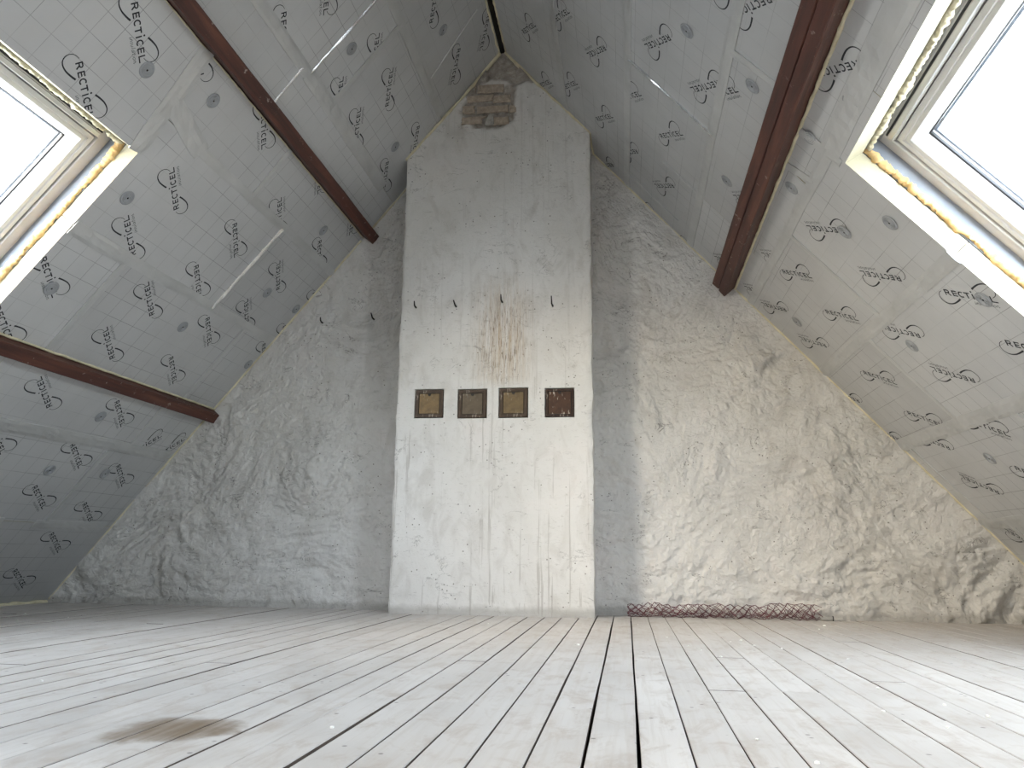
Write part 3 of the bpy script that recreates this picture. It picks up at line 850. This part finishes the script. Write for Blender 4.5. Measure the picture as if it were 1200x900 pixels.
for side, lst in (('L', DISCS_L), ('R', DISCS_R)):
    for (s, v) in lst:
        if first is None: o = first = disc_mesh()
        else: o = first.copy(); col.objects.link(o)
        o.parent = CEIL[side]; o.location = rl(side, s, v, .0014)
        o.rotation_euler = (0, 0, rnd.uniform(0, 6))

# ------------------------------------------------------------------ purlins
def beam(name, parent, side, a, b, depth, v0=-.12, v1=VMAX, chip=.002):
    mb = MB(); n = 60; rows = []
    for i in range(n + 1):
        v = v0 + (v1 - v0) * i / n
        j = lambda k: chip * noise.noise(Vector((v * 4.0, k * 7.0, a * 9)))
        rows.append([mb.vert(rl(side, s, v, w)) for s, w in ((a + j(1), -.10), (a + j(1), depth - .004 + j(2)), (a + .004 + j(1), depth + j(2)), (b - .004 + j(3), depth + j(4)), (b + j(3), depth - .004 + j(4)), (b + j(3), -.10))])
    for i in range(n):
        for q in range(6): mb.face([rows[i][q], rows[i][(q + 1) % 6], rows[i + 1][(q + 1) % 6], rows[i + 1][q]])
    mb.face(rows[0]); mb.face(rows[-1][::-1])
    o = mb.build(name, BEAM, parent)
    if parent is None: o.matrix_world = RM[side]
    return o
pl = beam('roof_purlin', None, 'L', 1.402, 1.470, .072)
tag(pl, 'upper dark red-brown timber purlin across the left roof slope', 'beam', 'roof purlins')
pl = beam('roof_purlin', None, 'L', 2.950, 3.016, .056)
tag(pl, 'lower dark brown timber purlin across the left roof slope', 'beam', 'roof purlins')
root = empty('roof_purlin'); root.matrix_world = RM['R']
beam('timber', root, 'R', 1.988, 2.041, .074)
beam('timber', root, 'R', 2.046, 2.100, .080)
tag(root, 'double red-brown timber purlin on the right roof slope', 'beam', 'roof purlins')

# ------------------------------------------------------------------ beads of expanding foam
def bead(name, pts, r, label, material=FOAM, lump=.45, step=.014, flat=.8, parent=None, seed=0):
    P = []
    for a, b in zip(pts[:-1], pts[1:]):
        a, b = Vector(a), Vector(b); n = max(2, int((b - a).length / step))
        for i in range(n): P.append(a + (b - a) * (i / n))
    P.append(Vector(pts[-1]))
    rad = []; Q = []
    for i, p in enumerate(P):
        k = i * step
        rad.append(r * (1 + lump * noise.noise(Vector((k * 9, seed, 1))) + lump * .7 * noise.noise(Vector((k * 34, seed, 4)))))
        Q.append(p + Vector((noise.noise(Vector((k * 14, seed, 7))), noise.noise(Vector((k * 14, seed, 9))), noise.noise(Vector((k * 14, seed, 11))))) * r * .35)
    mb = MB(); mb.tube(Q, rad, 8, True, flat)
    if lump > .6: mb.v = [tuple(Vector(p) * 1.0 + Vector((noise.noise(Vector(p) * 95), noise.noise(Vector(p) * 95 + Vector((5, 5, 5))), noise.noise(Vector(p) * 95 + Vector((9, 1, 3))))) * r * .75) for p in mb.v]
    o = mb.build(name, material, parent, smooth=True)
    if label:
        side = 'R' if ('right' in label or 'double' in label) else 'L'
        o.parent = CEIL[side]; o.matrix_parent_inverse = RM[side].inverted(); o['label'] = label
    return o
bead('foam_bead', [rw('L', 1.50, .006, .0), rw('L', 2.945, .006, .0)], .0085, 'cream foam bead along the gable between the two left purlins', seed=1)
bead('foam_bead', [rw('L', 3.02, .006, .0), rw('L', 4.50, .0, .0)], .0075, 'cream foam bead along the gable below the lower left purlin', seed=2)
bead('foam_bead', [rw('L', .96, .006, .0), rw('L', 1.40, .006, .0)], .008, 'short foam bead beside the chimney above the upper left purlin', seed=3)
cT = CH_D
bead('foam_bead', [rw('L', .16, cT + .008, -.004), rw('L', .30, cT + .006, .012), rw('L', .95, cT + .004, .0)], .0095, 'cream foam bead along the left shoulder of the chimney top', seed=4)
bead('foam_bead', [rw('R', .16, cT + .008, -.004), rw('R', .30, cT + .006, .006), rw('R', .83, cT + .004, .0)], .0095, 'cream foam bead along the right shoulder of the chimney top', seed=5)
bead('foam_bead', [rw('R', .83, cT + .004, .0), rw('R', .835, .10, .0), rw('R', .845, .006, .0), rw('R', 1.98, .006, .0)], .0080, 'cream foam bead from the chimney down to the double purlin', seed=6)
bead('foam_bead', [rw('R', 2.12, .006, .0), rw('R', 4.63, .006, .0)], .0085, 'cream foam bead along the gable below the double purlin', seed=7)
bead('foam_bead', [rw('L', .035, cT + .01, -.006), rw('L', .032, VMAX, -.006)], .011, 'cream foam bead left of the dark ridge gap', seed=8)
bead('foam_bead', [rw('R', .035, cT + .01, -.006), rw('R', .032, VMAX, -.006)], .011, 'cream foam bead right of the dark ridge gap', seed=9)
bead('foam_bead', [rw('L', .03, cT + .004, .0), rw('L', .17, cT + .004, .006)], .016, 'thick foam bead at the left of the chimney tip', seed=10)
bead('foam_bead', [rw('R', .03, cT + .004, .0), rw('R', .17, cT + .004, .006)], .016, 'thick foam bead at the right of the chimney tip', seed=11)
bead('foam_bead', [rw('R', 2.108, 0, .002), rw('R', 2.106, VMAX, .002)], .0072, 'foam bead along the lower side of the double purlin', seed=12)
bead('foam_bead', [rw('L', 2.942, 0, .002), rw('L', 2.942, VMAX, .002)], .0072, 'foam bead along the upper side of the lower left purlin', seed=13)
bead('foam_bead', [rw('L', 1.478, 0, .0), rw('L', 1.478, VMAX, .0)], .0040, 'thin foam bead along the lower side of the upper left purlin', seed=14)
bead('foam_bead', [(XL + .018, D - .02, .006), (XL + .018, YB, .006)], .014, 'pale foam bead where the left slope meets the floor', seed=15)
bead('foam_bead', [(XRT - .018, D - .02, .006), (XRT - .018, YB, .006)], .014, 'pale foam bead where the right slope meets the floor', seed=16)

# ------------------------------------------------------------------ skylights
def ring(mb, side, rect, prof):
    s0, s1, v0, v1 = rect
    rows = []
    for ins, w in prof:
        rows.append([mb.vert(rl(side, *q, w)) for q in ((s0 + ins, v0 + ins), (s1 - ins, v0 + ins), (s1 - ins, v1 - ins), (s0 + ins, v1 - ins))])
    n = len(prof)
    for i in range(n):
        for q in range(4):
            mb.face([rows[i][q], rows[i][(q + 1) % 4], rows[(i + 1) % n][(q + 1) % 4], rows[(i + 1) % n][q]])
def skylight(side, name, label, which=0):
    s0, s1, v0, v1 = OPENS[side][which]
    so = .012 if side == 'R' else .006
    rect = (s0 + so, s1, v0, v1)
    root = empty(name); root.matrix_world = RM[side]
    def part(nm, prof, m, par=root, smooth=False):
        mb = MB(); ring(mb, side, rect, prof); return mb.build(nm, m, par, smooth)
    part('outer_frame', [(-.029, -.077), (-.002, -.077), (-.002, -.150), (-.029, -.150)], SUBF)
    part('frame', [(-.045, -.150), (.008, -.150), (.012, -.146), (.050, -.146), (.054, -.150), (.054, -.205), (-.045, -.205)], FRAME)
    sash = part('sash', [(.057, -.158), (.060, -.155), (.078, -.155), (.082, -.160), (.098, -.160), (.102, -.164), (.128, -.206), (.128, -.232), (.057, -.232)], SASH)
    part('gasket', [(.1275, -.2035), (.1315, -.2075), (.1315, -.216), (.1275, -.216)], GASK, sash)
    part('cladding', [(.100, -.226), (.138, -.226), (.142, -.240), (.142, -.258), (-.03, -.258), (-.03, -.206), (.100, -.206)], CLAD)
    mb = MB(); i_ = .118; q = [(rect[0] + i_, rect[2] + i_), (rect[1] - i_, rect[2] + i_), (rect[1] - i_, rect[3] - i_), (rect[0] + i_, rect[3] - i_)]
    mb.hexa([rl(side, *k, -.220) for k in q] + [rl(side, *k, -.214) for k in q])
    mb.build('pane', GLASS, sash)
    # control bar with its dark slot along the upper edge
    a = rect[0]
    mb = MB()
    mb.hexa([rl(side, *k) for k in ((a + .030, v0 + .07, -.150), (a + .052, v0 + .07, -.150), (a + .052, v1 - .07, -.150), (a + .030, v1 - .07, -.150),
                                    (a + .033, v0 + .07, -.134), (a + .049, v0 + .07, -.134), (a + .049, v1 - .07, -.134), (a + .033, v1 - .07, -.134))])
    bar = mb.build('control_bar', ALU, root)
    mb = MB()
    mb.hexa([rl(side, *k) for k in ((a + .018, v0 + .055, -.148), (a + .026, v0 + .055, -.148), (a + .026, v1 - .055, -.148), (a + .018, v1 - .055, -.148),
                                    (a + .018, v0 + .055, -.1445), (a + .026, v0 + .055, -.1445), (a + .026, v1 - .055, -.1445), (a + .018, v1 - .055, -.1445))])
    mb.build('slot', GASK, bar)
    # foam squeezed out between the boards and the frame
    e = .002
    L_ = lambda s, v, w: rl(side, s, v, w)
    for i, (p, q, r, mt) in enumerate((((s0 + so, v0 + e, -.088), (s1, v0 + e, -.088), .0135, FOAM2), ((s0 + so + .004, v0, -.095), (s0 + so + .004, v1, -.095), .013, FOAM), ((s1 - e, v0, -.088), (s1 - e, v1, -.088), .010, FOAM2), ((s0 + so, v1 - e, -.088), (s1, v1 - e, -.088), .010, FOAM2))):
        bead('foam_seal', [L_(*p), L_(*q)], r, None, mt, .75, .006, 1.0, root, 30 + i + (10 if side == 'R' else 0))
    tag(root, label, 'window', kind='structure')
    # sampling guide for the daylight that comes through this opening
    ld = bpy.data.lights.new('skylight_portal', 'AREA'); ld.shape = 'RECTANGLE'
    ld.size = s1 - s0; ld.size_y = v1 - v0; ld.cycles.is_portal = True
    lo = bpy.data.objects.new('skylight_portal', ld); col.objects.link(lo)
    lo.matrix_world = RM[side] @ Matrix.Translation(rl(side, (s0 + s1) / 2, (v0 + v1) / 2, -.262)) @ Matrix.Rotation(math.pi, 4, 'X')
    return root
skylight('L', 'window_1', 'left skylight with cream foam-sealed reveal and white frame')
skylight('R', 'window_2', 'right skylight with pale reveal, orange foam line and grey frame')
skylight('L', 'window_added_3', 'unseen left skylight added behind the viewpoint to brighten the room', 1)  # rear pair is added for its light, out of view
skylight('R', 'window_added_4', 'unseen right skylight added behind the viewpoint to brighten the room', 1)

# ------------------------------------------------------------------ roll of wire netting by the wall
def netting():
    mb = MB(); L = 1.02; nu = 23; nt = 13; turns = 1.55
    R2 = random.Random(11)
    def P(u, k):
        f = k / nt
        a = 2 * math.pi * turns * f + 2.4
        jit = .0085
        hh = .039 + .002 * math.sin(u * 17) + .002 * math.sin(u * 41 + 1) + .007 * max(0, (u - .5) * 2)
        rr = (.55 + .45 * f)
        if u < .1: hh *= .9
        y = math.cos(a) * .050 * rr; z = hh * .92 + math.sin(a) * hh * rr * (1.12 if math.sin(a) > 0 else .9)
        return Vector((u * L + R2.uniform(-jit, jit), y + R2.uniform(-jit, jit), max(.0016, z + R2.uniform(-jit, jit))))
    G = [[P((i + (.5 if k % 2 else 0)) / nu, k) for i in range(nu + 1)] for k in range(nt + 1)]
    for k in range(nt):
        for i in range(nu):
            a = G[k][i]
            for b in ((G[k + 1][i], G[k + 1][i - 1]) if k % 2 == 0 else (G[k + 1][i], G[k + 1][i + 1])):
                if (a - b).length < .12: mb.tube([a, (a + b) / 2 + Vector((0, 0, R2.uniform(-.002, .003))), b], .0015, 4, False)
    o = mb.build('wire_netting', WIRE, fix=False); o.location = (-.005, D - .085, 0)
    tag(o, 'long crumpled roll of dark red wire netting at the wall foot', 'wire netting')
netting()
mb = MB(); mb.tube([(0, 0, .012), (.03, .002, .012), (.062, .003, .012)], [.012, .0125, .012], 10)
st = mb.build('wood_offcut', MORTAR, smooth=True); st.location = (1.02, D - .075, 0)
mb = MB(); mb.tube([(.0615, .003, .012), (.066, .003, .012)], [.0135, .0135], 10); mb.build('end_cap', IRON, st)
tag(st, 'short grey stick with a dark end beside the netting roll', 'offcut')

# ------------------------------------------------------------------ crumbs of white foam on the boards
base = None
for i, (x, y) in enumerate(CRUMBS):
    mb = MB(); n = 7
    r = rnd.uniform(.004, .0075); R2 = random.Random(i)
    ph = [R2.uniform(.7, 1.2) for _ in range(n)]
    b = [mb.vert((math.cos(2 * math.pi * k / n) * r * ph[k], math.sin(2 * math.pi * k / n) * r * ph[k], 0)) for k in range(n)]
    m_ = [mb.vert((math.cos(2 * math.pi * k / n) * r * ph[k] * .85, math.sin(2 * math.pi * k / n) * r * ph[k] * .85, r * .6)) for k in range(n)]
    t = mb.vert((0, 0, r * .85))
    mb.face(b[::-1])
    for k in range(n):
        mb.face([b[k], b[(k + 1) % n], m_[(k + 1) % n], m_[k]]); mb.face([m_[k], m_[(k + 1) % n], t])
    o = mb.build('foam_crumb', CRUMB); o.location = (x, y, .0006)
    tag(o, 'tiny white foam crumb lying loose on the floorboards', 'crumb', 'white foam crumbs on the floor')
